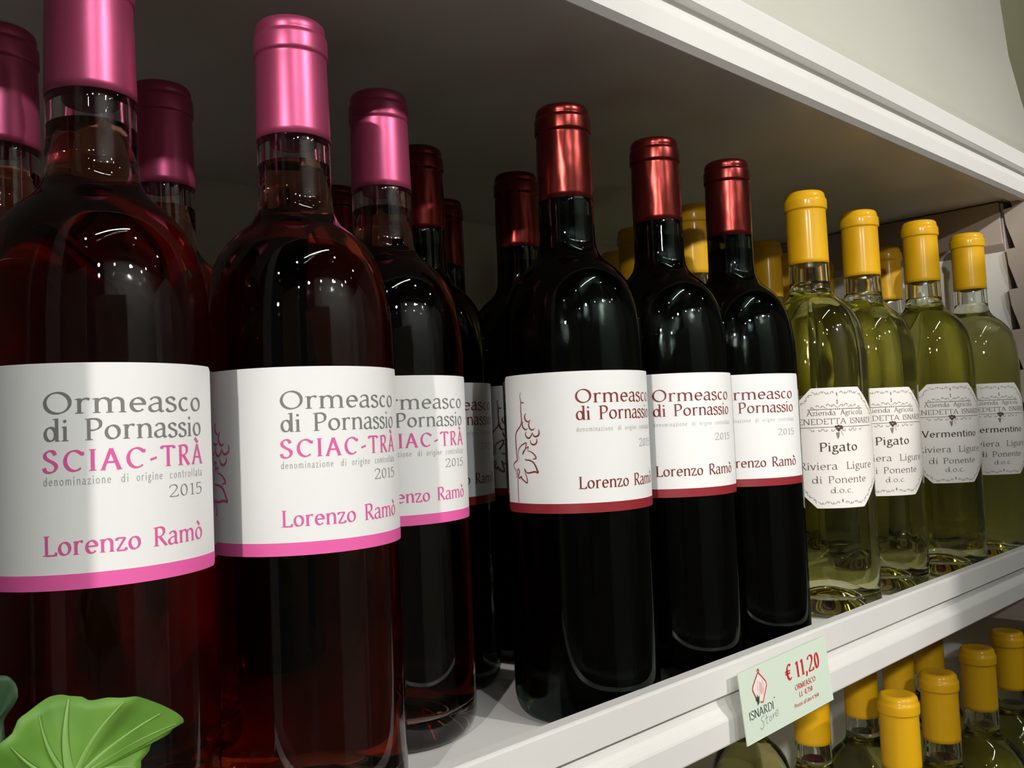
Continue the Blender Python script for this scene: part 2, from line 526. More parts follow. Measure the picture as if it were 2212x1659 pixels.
# ------------------------------------------------------------------ bottle geometry (metres, base at z = 0)
def bottle_profiles(H, cb, fill, wall=0.0026, punt=0.016):
    dz = -BASE
    outer = [(r_, z_ + dz) for r_, z_ in [(0.0, punt), (.006, punt - .0008), (.012, punt - .004), (.018, punt - .009), (.0235, .0035), (.027, .0008), (.0290, 0.0),
             (.0312, .0002), (.0338, .0015), (.0356, .0036), (.0368, .0066), (.03745, .0105), (RB, .016)]] + [(RB, .060), (RB, .12), (RB, .168),
             (.0374, .176), (.0371, .182), (.0365, .189), (.0355, .1955), (.0338, .2025), (.0312, .2088), (.0281, .2135), (.0244, .2176),
             (.0212, .2203), (.0186, .2228), (.0166, .2256), (.0154, .2286), (.0149, .232), (.0147, .236), (.0146, cb - .004), (.0145, cb + .002),
             (.0136, cb + .004), (.0134, H - .003)]
    inner = [(.0092, H - .003), (.0092, cb + .004), (.0098, cb - .002), (.0102, .236), (.0106, .231), (.0118, .2268), (.0146, .2225), (.0185, .2188),
             (.0222, .2155), (.0258, .2115), (.0288, .2062), (.0312, .1998), (.0330, .1925), (.0341, .184), (.0348, .175), (RB - wall, .166), (RB - wall, .10)]
    inner += [(r_, z_ + dz) for r_, z_ in [(RB - wall, .030), (.0342, .0225), (.0326, .0175), (.0300, .0140), (.0262, .0125), (.0215, .0135), (.016, .0175), (.010, .0215), (.004, .0230), (0, .0232)]]
    # wine: slightly larger than the inner wall, up to the fill level
    e = 0.00006
    wine = [(0, fill)]
    rf = None
    for i in range(len(inner) - 1):
        (r0, z0), (r1, z1) = inner[i], inner[i + 1]
        if z0 >= fill >= z1 and rf is None:
            t = (z0 - fill) / max(1e-9, z0 - z1)
            rf = r0 + (r1 - r0) * t
            wine += [(rf * .5, fill), (rf * .85, fill + .0001), (rf + e, fill + .0006)]
        if z1 < fill and rf is not None:
            wine.append((r1 + (e if r1 > 0 else 0), z1 - (e if z1 < .03 else 0)))
    return outer, inner, wine


def capsule_profile(H, cb, kind):
    if kind == 'Y':
        p = [(0, -.0004), (.0096, -.0003), (.0112, 0), (.0128, -.0005), (.0140, -.0018), (.01445, -.0038), (.0146, -.0056), (.0151, -.0060), (.0155, -.0066),
             (.0156, -.0080), (.0156, -.0128), (.0155, -.0136), (.0152, -.0140), (.01465, -.0142), (.01445, -.0147), (.0144, -.0158), (.0145, -.022), (.0146, -.034)]
    else:
        p = [(0, -.0004), (.0105, -.0003), (.0112, 0.0), (.0128, -.0003), (.0137, -.0012), (.0141, -.0026), (.0142, -.0046), (.01405, -.0052),
             (.01415, -.0058), (.01475, -.0063), (.0149, -.0075), (.01495, -.0128), (.0149, -.0137), (.0146, -.0141), (.0143, -.0144), (.01425, -.0150),
             (.0143, -.0160), (.0145, -.024), (.0147, -.036)]
    q = [(r, H + z) for r, z in p]
    e_ = {'P': .0149, 'R': .0146, 'Y': .0147}[kind]
    q += [(e_, cb + .003), (e_ + .00004, cb), (.01440, cb - .0001), (.01438, cb + .0015), (.0139, cb + .004), (.0137, H - .017), (.0137, H - .0025), (0, H - .0024)]
    return q


def build_label_P():
    t = Ink()
    # material slots: 0 grey, 1 pink, 2 pale, 3 stripe
    t.word('Ormeasco', -25.8, 25.8, 147.0, 6.7, 0, hi=.165, lo=.06)
    t.word('di', -25.8, -18.9, 138.8, 6.5, 0, hi=.155, lo=.058)
    t.word('Pornassio', -14.0, 25.8, 138.8, 6.5, 0, hi=.155, lo=.058)
    t.word('SCIAC-TR\u00c0', -25.8, 25.8, 129.5, 6.5, 1, hi=.175, lo=.07, sp=.14)
    for s, a, b in (('denominazione', -26, -7.4), ('di', -4.4, -2.4), ('origine', .1, 8.2), ('controllata', 11.0, 25.8)):
        t.word(s, a, b, 125.5, 2.5, 2, hi=.085, lo=.07, sp=.22, serif=False)
    t.word('2015', 10.6, 25.4, 119.6, 3.9, 0, hi=.12, lo=.045)
    t.word('Lorenzo', -26.2, .8, 104.6, 5.9, 1, hi=.155, lo=.06)
    t.word('Ram\u00f2', 5.0, 25.0, 104.6, 5.9, 1, hi=.155, lo=.06)
    return t


def build_label_R():
    t = Ink()
    t.word('Ormeasco', -25.0, 25.0, 147.0, 6.7, 0, hi=.165, lo=.06)
    t.word('di', -25.0, -18.2, 138.8, 6.5, 0, hi=.155, lo=.058)
    t.word('Pornassio', -13.5, 25.2, 138.8, 6.5, 0, hi=.155, lo=.058)
    for s, a, b in (('denominazione', -25, -6.8), ('di', -3.8, -1.8), ('origine', .6, 8.6), ('controllata', 11.2, 25.2)):
        t.word(s, a, b, 133.2, 2.3, 2, hi=.085, lo=.07, sp=.22, serif=False)
    t.word('2015', 10.6, 24.8, 124.7, 3.9, 1, hi=.11, lo=.045)
    t.word('Lorenzo', -24.8, 1.2, 105.8, 5.8, 0, hi=.155, lo=.06)
    t.word('Ram\u00f2', 5.2, 25.2, 105.8, 5.8, 0, hi=.155, lo=.06)
    return t


EMB = [
    ([(-54.5, 153.7), (-55.2, 152.3), (-55.0, 150.6), (-54.7, 148.8), (-54.9, 146.2), (-54.8, 142.2), (-54.7, 139.5), (-55.5, 137.4), (-57.8, 135.4), (-59.3, 133.9), (-60.1, 131.7), (-60.0, 128.2), (-59.8, 124.6), (-59.6, 121.1), (-59.4, 120.0), (-61.5, 119.1), (-63.0, 117.9), (-62.7, 116.4), (-61.0, 115.1), (-60.6, 113.1), (-60.7, 111.4)], .62, .2),
    ([(-54.7, 148.8), (-53.5, 148.6), (-52.4, 148.6)], .5, .15),
    ([(-59.7, 115.5), (-59.6, 111.4), (-59.7, 105.2), (-59.8, 99.2)], .42, .38),
    ([(-51.4, 143.2), (-52.3, 142.1), (-52.1, 140.3), (-50.4, 139.0), (-48.6, 140.0)], .7, .12),
    ([(-53.4, 139.4), (-54.2, 138.2), (-53.8, 136.4), (-52.1, 135.2), (-50.6, 135.9)], .7, .12),
    ([(-49.0, 139.0), (-49.9, 137.9), (-49.4, 135.9), (-47.8, 134.9), (-46.2, 135.8)], .7, .12),
    ([(-51.6, 134.3), (-52.3, 133.1), (-51.6, 131.6), (-50.0, 131.0), (-48.3, 132.6), (-48.0, 133.7)], .7, .12),
    ([(-47.9, 133.7), (-47.2, 132.3), (-45.9, 131.6), (-44.1, 132.5), (-43.8, 134.0), (-44.1, 135.2)], .7, .12),
    ([(-49.3, 130.2), (-49.1, 128.7), (-47.7, 127.7), (-46.0, 128.2), (-45.3, 129.5), (-45.4, 130.8)], .7, .12),
    ([(-57.7, 120.4), (-58.4, 122.9), (-57.9, 125.3), (-56.3, 127.0), (-54.2, 128.1), (-52.1, 128.7), (-52.2, 127.4), (-52.7, 125.9), (-50.7, 126.8), (-51.1, 125.7), (-51.1, 124.7)], .5, .22),
    ([(-51.1, 124.7), (-49.0, 124.2), (-46.9, 122.6), (-46.2, 121.1), (-47.2, 120.8), (-48.3, 120.7)], .6, .2),
    ([(-54.7, 122.8), (-54.7, 123.5), (-53.5, 125.0), (-52.6, 125.9)], .75, .2),
    ([(-53.1, 121.1), (-52.9, 120.3), (-50.6, 120.2), (-48.3, 119.3), (-46.9, 117.6), (-45.9, 115.4), (-45.4, 114.1), (-47.3, 114.5), (-49.8, 114.1), (-52.1, 113.9), (-53.4, 115.2), (-54.1, 116.2)], .75, .25),
    ([(-54.1, 116.2), (-53.7, 114.5), (-52.9, 112.4), (-52.3, 110.4), (-52.6, 109.0), (-54.4, 109.9), (-56.3, 111.1), (-56.6, 112.1), (-58.3, 111.2), (-58.8, 112.7), (-57.9, 114.5), (-58.7, 115.9), (-59.5, 114.9), (-59.9, 112.7)], .6, .25),
]


def build_emblem(du=0.0):
    t = Ink()
    for pts, a, b in EMB:
        t.ribbon([(u + du, v) for u, v in catmull(pts, 4)], lambda th, s, a=a, b=b: 1.25 * b + 1.2 * (a - b) * sin(pi * min(1, max(0, s))) ** .8, 0)
    return t


def scroll(t, u, v, s, mir, mi, wd=.22, rot=0.0):
    """small S-shaped flourish, s = size in mm"""
    pts = []
    for i in range(13):
        a = i / 12 * 1.55 * pi
        r = s * (.55 - .38 * i / 12)
        pts.append((r * cos(a) * mir, r * sin(a) * .8))
    pts = [(-s * 1.5 * mir + 0, -s * .25), (-s * .6 * mir, -s * .35)][::-1][:0] + pts
    tail = [(pts[0][0] + s * .9 * mir * k / 4, pts[0][1] - s * .45 * sin(pi * .5 * k / 4)) for k in range(4, 0, -1)]
    pts = tail + pts
    c, sn = cos(rot), sin(rot)
    t.ribbon([(u + x * c - y * sn, v + x * sn + y * c) for x, y in pts], lambda th, k: wd * (.5 + sin(pi * k)), mi)


def build_label_Y(word, wu, dz=0.0):
    t = Ink()
    # slots: 0 brown, 1 soft
    t.word('Azienda', -20.8, -1.6, 135.0 + dz, 3.7, 0, hi=.12, lo=.05)
    t.word('Agricola', 2.2, 20.8, 135.0 + dz, 3.7, 0, hi=.12, lo=.05)
    t.word('BENEDETTA', -31.2, 5.6, 128.7 + dz, 4.0, 0, hi=.12, lo=.05)
    t.word('ISNARDI', 9.0, 31.2, 128.7 + dz, 4.0, 0, hi=.12, lo=.05)
    t.word(word, -wu, wu, 109.4 + dz, 6.2 if word == 'Pigato' else 5.6, 0, hi=.19, lo=.07)
    t.word('Riviera', -28.0, -2.6, 96.6 + dz, 5.1, 0, hi=.12, lo=.05)
    t.word('Ligure', 4.2, 28.0, 96.6 + dz, 5.1, 0, hi=.12, lo=.05)
    t.word('di', -20.2, -13.4, 87.0 + dz, 4.9, 0, hi=.12, lo=.05)
    t.word('Ponente', -9.0, 20.2, 87.0 + dz, 4.9, 0, hi=.12, lo=.05)
    t.word('d.o.c.', -8.0, 8.2, 80.0 + dz, 4.0, 0, hi=.12, lo=.05)
    def line(u0, v0, u1, v1, wd, mi):
        n = max(2, int(hypot(u1 - u0, v1 - v0)))
        t.ribbon([(u0 + (u1 - u0) * i / n, v0 + (v1 - v0) * i / n) for i in range(n + 1)], lambda a, s: wd, mi)
    line(-31.5, 126.6 + dz, 31.5, 126.6 + dz, .38, 0)
    line(-20.5, 139.3 + dz, -2.5, 139.3 + dz, .55, 1)
    line(2.5, 139.3 + dz, 20.5, 139.3 + dz, .55, 1)
    for k in (-1.5, 0, 1.5):
        t.disc(k, 139.3 + dz, .5, .5, 0, 8)
    for m_ in (-1, 1):
        for k in range(5):
            scroll(t, m_ * (3.2 + 3.6 * k), 141.5 + dz + (.9 if k % 2 else 0) - .28 * k, 2.5 - .2 * k, -m_, 1, .34)
        for k in range(4):
            scroll(t, m_ * (4.2 + 4.4 * k), 124.6 + dz, 2.6 - .2 * k, -m_ if k % 2 else m_, 1, .32, pi)
        for k in range(4):
            scroll(t, m_ * (3.0 + 3.7 * k), 151.0 + dz, 2.2, -m_ if k % 2 else m_, 1, .32, pi if k % 2 else 0)
            scroll(t, m_ * (3.0 + 3.7 * k), 73.2 + dz, 2.2, -m_ if k % 2 else m_, 1, .32, pi if k % 2 else 0)
        for k in range(6):
            f = (k + .6) / 6.2
            scroll(t, m_ * (17.5 + 16.5 * f), 150.4 + dz - 16.5 * f, 1.9, m_ if k % 2 else -m_, 1, .34, -m_ * pi / 4 + (pi if k % 2 else 0))
            scroll(t, m_ * (17.5 + 16.5 * f), 73.6 + dz + 16.5 * f, 1.9, m_ if k % 2 else -m_, 1, .34, m_ * pi / 4 + (pi if k % 2 else 0))
    # centre ornaments and the grape cluster
    for v in (143.6, 145.2):
        t.disc(0, v + dz, .55, .8, 1, 8)
    t.disc(0, 149.8 + dz, .5, 1.5, 1, 8)
    t.disc(0, 74.6 + dz, .6, 1.3, 1, 8)
    for a, b in ((-1.8, 126.8), (0, 127.2), (1.8, 126.8), (-1.0, 125.4), (1.0, 125.4), (0, 124.2), (2.4, 125.7)):
        t.disc(a, b + dz, 1.05, .95, 0, 8)
    t.poly([(-2.2, 122.6 + dz), (.6, 122.8 + dz), (.2, 119.6 + dz), (-.8, 117.8 + dz), (-1.6, 119.8 + dz)], 1)
    t.ribbon([(1.6, 123.8 + dz), (2.2, 122.2 + dz), (3.0, 120.4 + dz)], lambda a, s: .35, 1)
    return t


def build_kind(kind, H, cb, fill, glass_m, wine_m, cap_m):
    outer, inner, wine = bottle_profiles(H, cb, fill)
    clear = kind in 'PY'
    if clear:
        # the cavity wall only above the wine; below it the wine mesh itself is the wall
        wine = [(0, fill)]
        cav = []
        for i in range(len(inner) - 1):
            (r0, z0), (r1, z1) = inner[i], inner[i + 1]
            if z0 >= fill:
                cav.append((r0, z0))
            if z0 >= fill > z1:
                t = (z0 - fill) / (z0 - z1)
                rf = r0 + (r1 - r0) * t
                cav.append((rf, fill))
                wine += [(rf * .5, fill), (rf, fill)]
            if z1 < fill:
                wine.append((r1, z1))
        inner = cav
    V, Fc = lathe(outer + inner)
    g = fix(mesh('bottle_glass_' + kind, V, Fc, True, [M[glass_m]]))
    V, Fc = lathe(wine)
    wn = fix(mesh('wine_' + kind, V, Fc, True, [M[wine_m]]))
    if clear:
        wn.materials.append(M[wine_m + '_wall'])
        for p in wn.polygons:
            if p.center.z < fill - 1e-6:
                p.material_index = 1
            else:
                p.use_smooth = False
    V, Fc = lathe(capsule_profile(H, cb, kind), 72)
    cp = fix(mesh('capsule_' + kind, V, Fc, True, [M[cap_m]]))
    return {'glass': g, 'wine': wn, 'cap': cp}


K = {
    'P': build_kind('P', .3058, .2570, .2480, 'glass_flint', 'wine_rose', 'cap_pink'),
    'R': build_kind('R', .3040, .2540, .2450, 'glass_dark', 'wine_red', 'cap_red'),
    'Y': build_kind('Y', .3038, .2489, .2350, 'glass_clear', 'wine_white', 'cap_yellow'),
}
rl0, rl1, rl2 = RB + .00003, RB + .00022, RB + .00030
U0, U1 = -70.4, 35.6
ol = rect_outline(U0, U1, 94.2, 162.5, 2.4)
st_ol = [(u, 98.9, b) for u, t_, b in rect_outline(U0, U1, 94.2, 162.5, 2.4) if b < 98.0]
K['P']['sheet'] = K['R']['sheet'] = label_sheet('label_sheet', ol, rl0, rl1, 'label_white')
K['P']['stripe'] = label_sheet('pink_label_stripe', st_ol, rl0 + .0001, rl1 + .00006, 'stripe_pink')
K['R']['stripe'] = label_sheet('red_label_stripe', st_ol, rl0 + .0001, rl1 + .00006, 'stripe_red')
K['P']['text'] = build_label_P().wrap('pink_label_lettering', rl2, [M['ink_grey'], M['ink_pink'], M['ink_pale']])
K['R']['text'] = build_label_R().wrap('red_label_lettering', rl2, [M['ink_red'], M['ink_grey'], M['ink_pale']])
K['P']['emb'] = build_emblem(-3.6).wrap('pink_label_emblem', rl2, [M['ink_pink']])
K['R']['emb'] = build_emblem().wrap('red_label_emblem', rl2, [M['ink_red']])
K['Y']['sheet'] = label_sheet('octagonal_label_sheet', octo_outline(-37, 37, 69.4, 154.6, 19.5), rl0, rl1, 'label_cream')
K['Y']['text'] = build_label_Y('Pigato', 13.7).wrap('pigato_lettering', rl2, [M['ink_brown'], M['ink_soft']])
K['V'] = dict(K['Y'])
K['V']['sheet'] = label_sheet('octagonal_label_sheet_high', octo_outline(-37, 37, 73.0, 157.2, 19.0), rl0, rl1, 'label_cream')
K['V']['text'] = build_label_Y('Vermentino', 24.0, 2.4).wrap('vermentino_lettering', rl2, [M['ink_brown'], M['ink_soft']])

for _me in {id(m): m for k in K.values() for m in k.values()}.values():
    _me.transform(Matrix.Translation((0, 0, BASE)))


def bottle(kind, x, y, z, rot_arc, label, group):
    """rot_arc: where the text centre sits, in mm of arc from the -y direction"""
    o = empty('wine_bottle', (x, y, z - BASE), label, 'bottle', group)
    o.rotation_euler = (0, 0, rot_arc / 1000.0 / RB)
    k = K[kind]
    g = link('glass_body', k['glass'], o)
    link('wine', k['wine'], g)
    link('capsule', k['cap'], o)
    s = link('paper_label', k['sheet'], o)
    link('lettering', k['text'], s)
    if 'emb' in k:
        link('grape_emblem', k['emb'], s)
        link('colour_stripe', k['stripe'], s)
    return o


# ------------------------------------------------------------------ room (mostly outside the frame)
def struct(name, vf, m, bv=0.0):
    o = solid(name, vf, m, None, bv)
    o['kind'] = 'structure'
    return o


struct('floor', box(-4, 5, -5, 1.2, -1.15, -1.10), 'floor')
struct('ceiling', box(-4, 5, -5, 1.2, 2.9, 2.95), 'ceil')
struct('wall_back', box(-4, 5, .36, .44, -1.10, 2.9), 'wall_yellow')
struct('wall_front', box(-.6, 5, -4.4, -4.3, -1.10, 2.9), 'panel_paint')
for i in range(5):
    struct('trim_%d' % (i + 1), box(-4, 5, -.6 - .8 * i, -.52 - .8 * i, 2.62, 2.72), 'beam')
solid('notice_board', box(-1.01, -.42, -1.06, -1.02, -1.10, .80), 'column', None, .004)  # added unseen board, keeps the left spotlight off the right end

solid('display_cabinet', box(.742, 1.6, -.80, -.40, -1.10, .48), 'column', None, .004)  # added unseen box, shades the right end from the right spotlight
solid('display_plinth', box(-.235, .30, -1.20, -1.02, -1.10, .50), 'column', None, .004)  # added unseen low box, stops the low spotlight reaching the lower shelf front
nb = bpy.data.objects['display_plinth']
nb['label'] = 'low grey display plinth right behind the photographer'
nb['category'] = 'plinth'
nb = bpy.data.objects['display_cabinet']
nb['label'] = 'grey display cabinet across the aisle to the right of the photographer'
nb['category'] = 'cabinet'
nb = bpy.data.objects['notice_board']
nb['label'] = 'tall grey display board standing behind the photographer'
nb['category'] = 'board'
M['lamp_glow'] = bpy.data.materials.new('lamp_glow')
M['lamp_glow'].use_nodes = True
_b = M['lamp_glow'].node_tree.nodes['Principled BSDF']
_b.inputs['Emission Color'].default_value = (1.0, 0.96, 0.9, 1)
_b.inputs['Emission Strength'].default_value = 70.0
for lx, ly, lz in ((-2.25, -1.72, 1.18), (-.38, -1.95, 1.30), (.80, -2.05, 1.35), (-1.1, -2.3, 1.5), (.2, -2.5, 1.6), (1.5, -2.4, 1.5), (-.7, -1.5, 1.9), (1.1, -1.4, 1.9), (1.3, -3.2, 2.0), (2.0, -2.6, 1.8), (2.4, -1.6, 1.9), (-1.6, -1.2, 1.7), (-1.30, -2.20, .95)):
    lp = empty('ceiling_lamp', (lx, ly, lz), 'small spotlight hanging from the shop ceiling', 'lamp', 'spotlights hanging from the ceiling')
    dr = (Vector((.35, 0, .1)) - Vector((lx, ly, lz))).normalized()
    rq = dr.to_track_quat('-Z', 'Y').to_matrix().to_4x4()
    V, Fc = lathe([(0, .02), (.036, .02), (.036, .0215), (0, .0215)], 24)
    e_ = link('bulb', fix(mesh('bulb', V, Fc, mats=[M['lamp_glow']])), lp)
    e_.matrix_basis = rq
    V, Fc = lathe([(.040, .012), (.043, .012), (.046, .13), (0, .135), (0, .130), (.042, .125)], 24)
    e_ = link('lamp_shade', fix(mesh('lamp_shade', V, Fc, mats=[M['beam']])), lp)
    e_.matrix_basis = rq
    solid('rod', box(-.006, .006, -.006, .006, .10, 2.62 - lz), 'beam', lp)
struct('wall_left', box(-.30, -.018, -.115, -.075, -1.10, .62), 'column', .002)  # unseen post added to shade the left part of the nearest label

# ------------------------------------------------------------------ shelving
XL, XR = -0.20, 1.10


def fascia_prof(zt, yo, zb, yi):
    """front moulding: top band, hollow, lower band, chamfered foot (y, z)"""
    p = [(yi, zt), (yo + .0012, zt), (yo + .0003, zt - .0004), (yo, zt - .0014)]
    p += [(yo, zt - .0155), (yo + .0006, zt - .0160), (yo + .0052, zt - .0164), (yo + .0062, zt - .0176), (yo + .0063, zt - .0192), (yo + .0058, zt - .0212),
          (yo + .0047, zt - .0232), (yo + .0032, zt - .0250), (yo + .0014, zt - .0266), (yo + .0004, zt - .0280), (yo, zt - .0292)]
    p += [(yo, zb + .0012), (yo + .0004, zb + .0003), (yo + .0014, zb), (yi, zb)]
    return p


def shelf(name, z, label, lip):
    o = empty(name, (XL, 0, z), label, 'shelf')
    solid('deck', box(0, XR - XL, -.0418, .3275, -.036, -BASE), 'white_paint', o)
    V, Fc = extrude_profile(fascia_prof(lip, -.0498, -.0346, -.0420), 0, XR - XL)
    link('front_moulding', fix(mesh('front_moulding', V, Fc, mats=[M['white_paint']])), o)
    return o


shelf('shelf', 0.0, 'white shelf in the middle carrying the pink, red and yellow capped wine bottles', .0076)
shelf('shelf', -.3875, 'lowest white shelf holding yellow capped bottles, at the lower right', -.0092)
# upper shelf: same moulding, its underside is the dark ceiling of the bay
up = empty('shelf', (XL, 0, .368), 'upper white shelf overhead, its dark underside above all the bottle tops', 'shelf')
solid('deck', box(0, XR - XL, -.0370, .3275, -.0300, 0.0), 'white_paint', up)
V, Fc = extrude_profile(fascia_prof(.0087, -.0539, -.0340, -.0370)[:-4] + [(-.0539, -.0320), (-.0503, -.0348), (-.0496, -.0350), (-.0464, -.0350), (-.0464, -.0342), (-.0464, -.0335), (-.0370, -.0335)], 0, XR - XL)
link('front_moulding', fix(mesh('upper_front_moulding', V, Fc, mats=[M['white_paint']])), up)

fr = empty('shelving_unit', (XL, .3, -1.10), 'white painted shelving unit behind and beside the bottles, with back panel and notched uprights', 'shelving')


def fpart(name, vf, m, bv=0.0):
    V = [(x - XL, y - .3, z + 1.10) for x, y, z in vf[0]]
    return solid(name, (V, vf[1]), m, fr, bv)


fpart('back_panel', box(XL, XR, .3285, .345, -1.10, 1.25), 'panel_paint')
fpart('side_panel', box(.985, 1.0, -.0285, .328, -1.10, -.075), 'white_paint')
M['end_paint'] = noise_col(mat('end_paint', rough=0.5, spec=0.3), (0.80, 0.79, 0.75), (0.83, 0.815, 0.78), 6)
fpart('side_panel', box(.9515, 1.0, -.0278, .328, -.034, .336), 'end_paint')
fpart('side_panel', box(-.22, -.20, -.05, .328, -1.10, .336), 'panel_paint')
# notched upright: saw-tooth rear edge
saw = []
zs = [.0505 + .0397 * k for k in range(-11, 8)]
for zb in zs:
    saw += [(-.0372, zb), (-.0290, zb), (-.0298, zb + .0014), (-.0304, zb + .006), (-.0306, zb + .0142), (-.0310, zb + .0245)] if False else [(-.0290, zb), (-.0380, zb + .0004), (-.0310, zb + .0250), (-.0306, zb + .0300), (-.0298, zb + .0385)]
poly = [(-.0560, zs[0] - .02)] + [(-.0290, zs[0] - .02)] + saw + [(-.0298, .3360), (-.0560, .3360)]
poly = [(max(y, -.0490) if y == -.0560 else y, z) for y, z in poly]
fpart('notched_upright', extrude_profile(poly, .945, .966), 'wood_paint')
fpart('upright_backing', box(.966, .9845, -.0490, -.0295, -.74, .336), 'wood_paint')
fpart('shelf_cleat', ([(.945, -.0275, .2950), (.945, .328, .2950), (.945, -.0255, .3365), (.945, .328, .3365), (.9512, -.0275, .2880), (.9512, .328, .2880), (.9512, -.0255, .3365), (.9512, .328, .3365)],
                      [(0, 1, 3, 2), (4, 6, 7, 5), (0, 4, 5, 1), (2, 3, 7, 6), (0, 2, 6, 4), (1, 5, 7, 3)]), 'wood_paint', .0006)
fpart('shelf_cleat', box(.945, .9845, -.0275, .328, -.073, -.036), 'wood_paint', .0006)

# cornice board above the upper shelf: cove, flat board, curved right end
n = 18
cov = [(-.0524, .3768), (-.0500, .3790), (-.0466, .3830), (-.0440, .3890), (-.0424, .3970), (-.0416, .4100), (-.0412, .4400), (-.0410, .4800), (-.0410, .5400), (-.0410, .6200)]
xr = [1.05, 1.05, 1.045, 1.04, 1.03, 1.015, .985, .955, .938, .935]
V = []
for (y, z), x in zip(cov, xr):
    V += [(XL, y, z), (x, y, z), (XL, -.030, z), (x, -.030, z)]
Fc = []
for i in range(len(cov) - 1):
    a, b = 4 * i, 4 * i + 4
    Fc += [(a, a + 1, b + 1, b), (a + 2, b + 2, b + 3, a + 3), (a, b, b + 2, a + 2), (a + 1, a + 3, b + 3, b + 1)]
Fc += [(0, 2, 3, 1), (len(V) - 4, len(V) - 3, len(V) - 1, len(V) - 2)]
M['cornice'] = noise_col(mat('cornice_paint', rough=0.6, spec=0.3), (0.47, 0.455, 0.395), (0.50, 0.485, 0.42), 5)  # tone lowered to stand in for weaker spotlight on the cornice
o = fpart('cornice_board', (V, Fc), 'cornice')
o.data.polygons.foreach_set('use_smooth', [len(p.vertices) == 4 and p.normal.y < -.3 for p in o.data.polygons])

# ------------------------------------------------------------------ bottles
GP = 'pink capped rose wine bottles'
GR = 'red capped wine bottles'
GY = 'yellow capped white wine bottles on the middle shelf'
GL = 'yellow capped bottles on the lowest shelf'
for k_, x, y, ra, lb in [
    ('P', .1042, -.0007, -1.3, 'nearest rose wine bottle, behind the green leaf, pink capsule cut off above'),
    ('P', .1831, -.0006, -1.6, 'rose wine bottle with whole pink capsule, second in the front row from the left'),
    ('P', .2555, .0412, -6.4, 'rose wine bottle set back, rightmost of the front pink capped ones'),
    ('P', .0932, .0748, -20., 'rose wine bottle at the left edge, behind the nearest bottle'),
    ('P', .1666, .0945, -8., 'rose wine bottle with half-shaded pink capsule, behind and between the two nearest bottles'),
]:
    bottle(k_, x, y, 0, ra, lb, GP)
for k_, x, y, ra, lb in [
    ('R', .3411, -.0048, -5.8, 'front red wine bottle beside the gap, its bottle and grapes emblem in full view'),
    ('R', .4262, -.0003, -17.6, 'middle one of three front red wine bottles with dark red capsules'),
    ('R', .5018, -.0013, -24.5, 'red wine bottle next to the yellow capped bottles, last of the front reds'),
    ('R', .3203, .0941, -2.5, 'shaded red wine bottle directly behind the set-back pink capped bottle'),
    ('R', .4061, .0998, 8.7, 'shaded red wine bottle behind the front red one with the full emblem'),
    ('R', .3261, .1944, -10., 'dark bottle deep in shade, its cap between the two large pink capsules'),
    ('R', .4087, .1812, -20., 'dark red bottle deep in the shelf, cap just right of the other shaded red one'),
    ('R', .5058, .1386, -10., 'red wine bottle almost wholly hidden behind the front red bottle beside the gap'),
]:
    bottle(k_, x, y, 0, ra, lb, GR)
for k_, x, y, ra, lb in [
    ('Y', .6213, .0073, -26.8, 'white wine bottle lettered Pigato next to the red ones, largest of the yellow capped'),
    ('Y', .7206, .0123, -26.6, 'second white wine bottle lettered Pigato, between the first Pigato and Vermentino bottles'),
    ('V', .8089, -.0018, -28.6, 'white wine bottle lettered Vermentino, third yellow capped one in the front row'),
    ('V', .9110, -.0060, -28.0, 'Vermentino bottle at the right edge, last of the front row, with shaded label'),
    ('Y', .5805, .0823, -20., 'bright yellow capped bottle behind, between the capsules of the middle and last front reds'),
    ('Y', .6064, .1602, -20., 'shaded yellow capped bottle just left of the middle front red capsule'),
    ('Y', .6739, .2380, -20., 'lower looking dark yellow cap left of the middle front red bottle, near the back panel'),
    ('Y', .5900, .2860, -20., 'yellow capped bottle in darkness at the back, showing left of the shaded red bottle'),
    ('Y', .7641, .1263, -20., 'yellow capped bottle behind, between the last red and the first Pigato bottle'),
    ('Y', .8385, .1550, -20., 'dark yellow cap mostly hidden behind the left side of the first Pigato capsule'),
    ('Y', .9135, .1490, -20., 'dark yellow cap seen in the gap between the two Pigato capsules'),
    ('Y', .9090, .0730, -20., 'yellow capped bottle behind, between the second Pigato and the Vermentino capsules'),
]:
    bottle(k_, x, y, 0, ra, lb, GY)
for x, y, lb in [
    (.6902, -.0095, 'brightest and nearest yellow cap on the lowest shelf, in front of the others'),
    (.7665, -.0105, 'second yellow cap from the brightest one in the front row of the lowest shelf'),
    (.8661, -.0067, 'third yellow cap in the front row of the lowest shelf, left of the last'),
    (.9462, -.0065, 'last yellow cap at the right edge on the lowest shelf'),
    (.6947, .0669, 'lowest shelf bottle whose yellow cap shows just under the price card'),
    (.7825, .0655, 'lowest shelf bottle with yellow cap behind and left of the brightest one'),
    (.8695, .0690, 'shaded orange-yellow cap behind the brightest and second caps of the lowest shelf'),
    (.9455, .0700, 'dark yellow cap highest up under the shelf front, behind the second and third lowest caps'),
    (.7250, .1480, 'lowest shelf bottle with only its green shoulder showing left of the price card foot'),
]:
    bottle('Y', x, y, -.3875, -15., lb, GL)

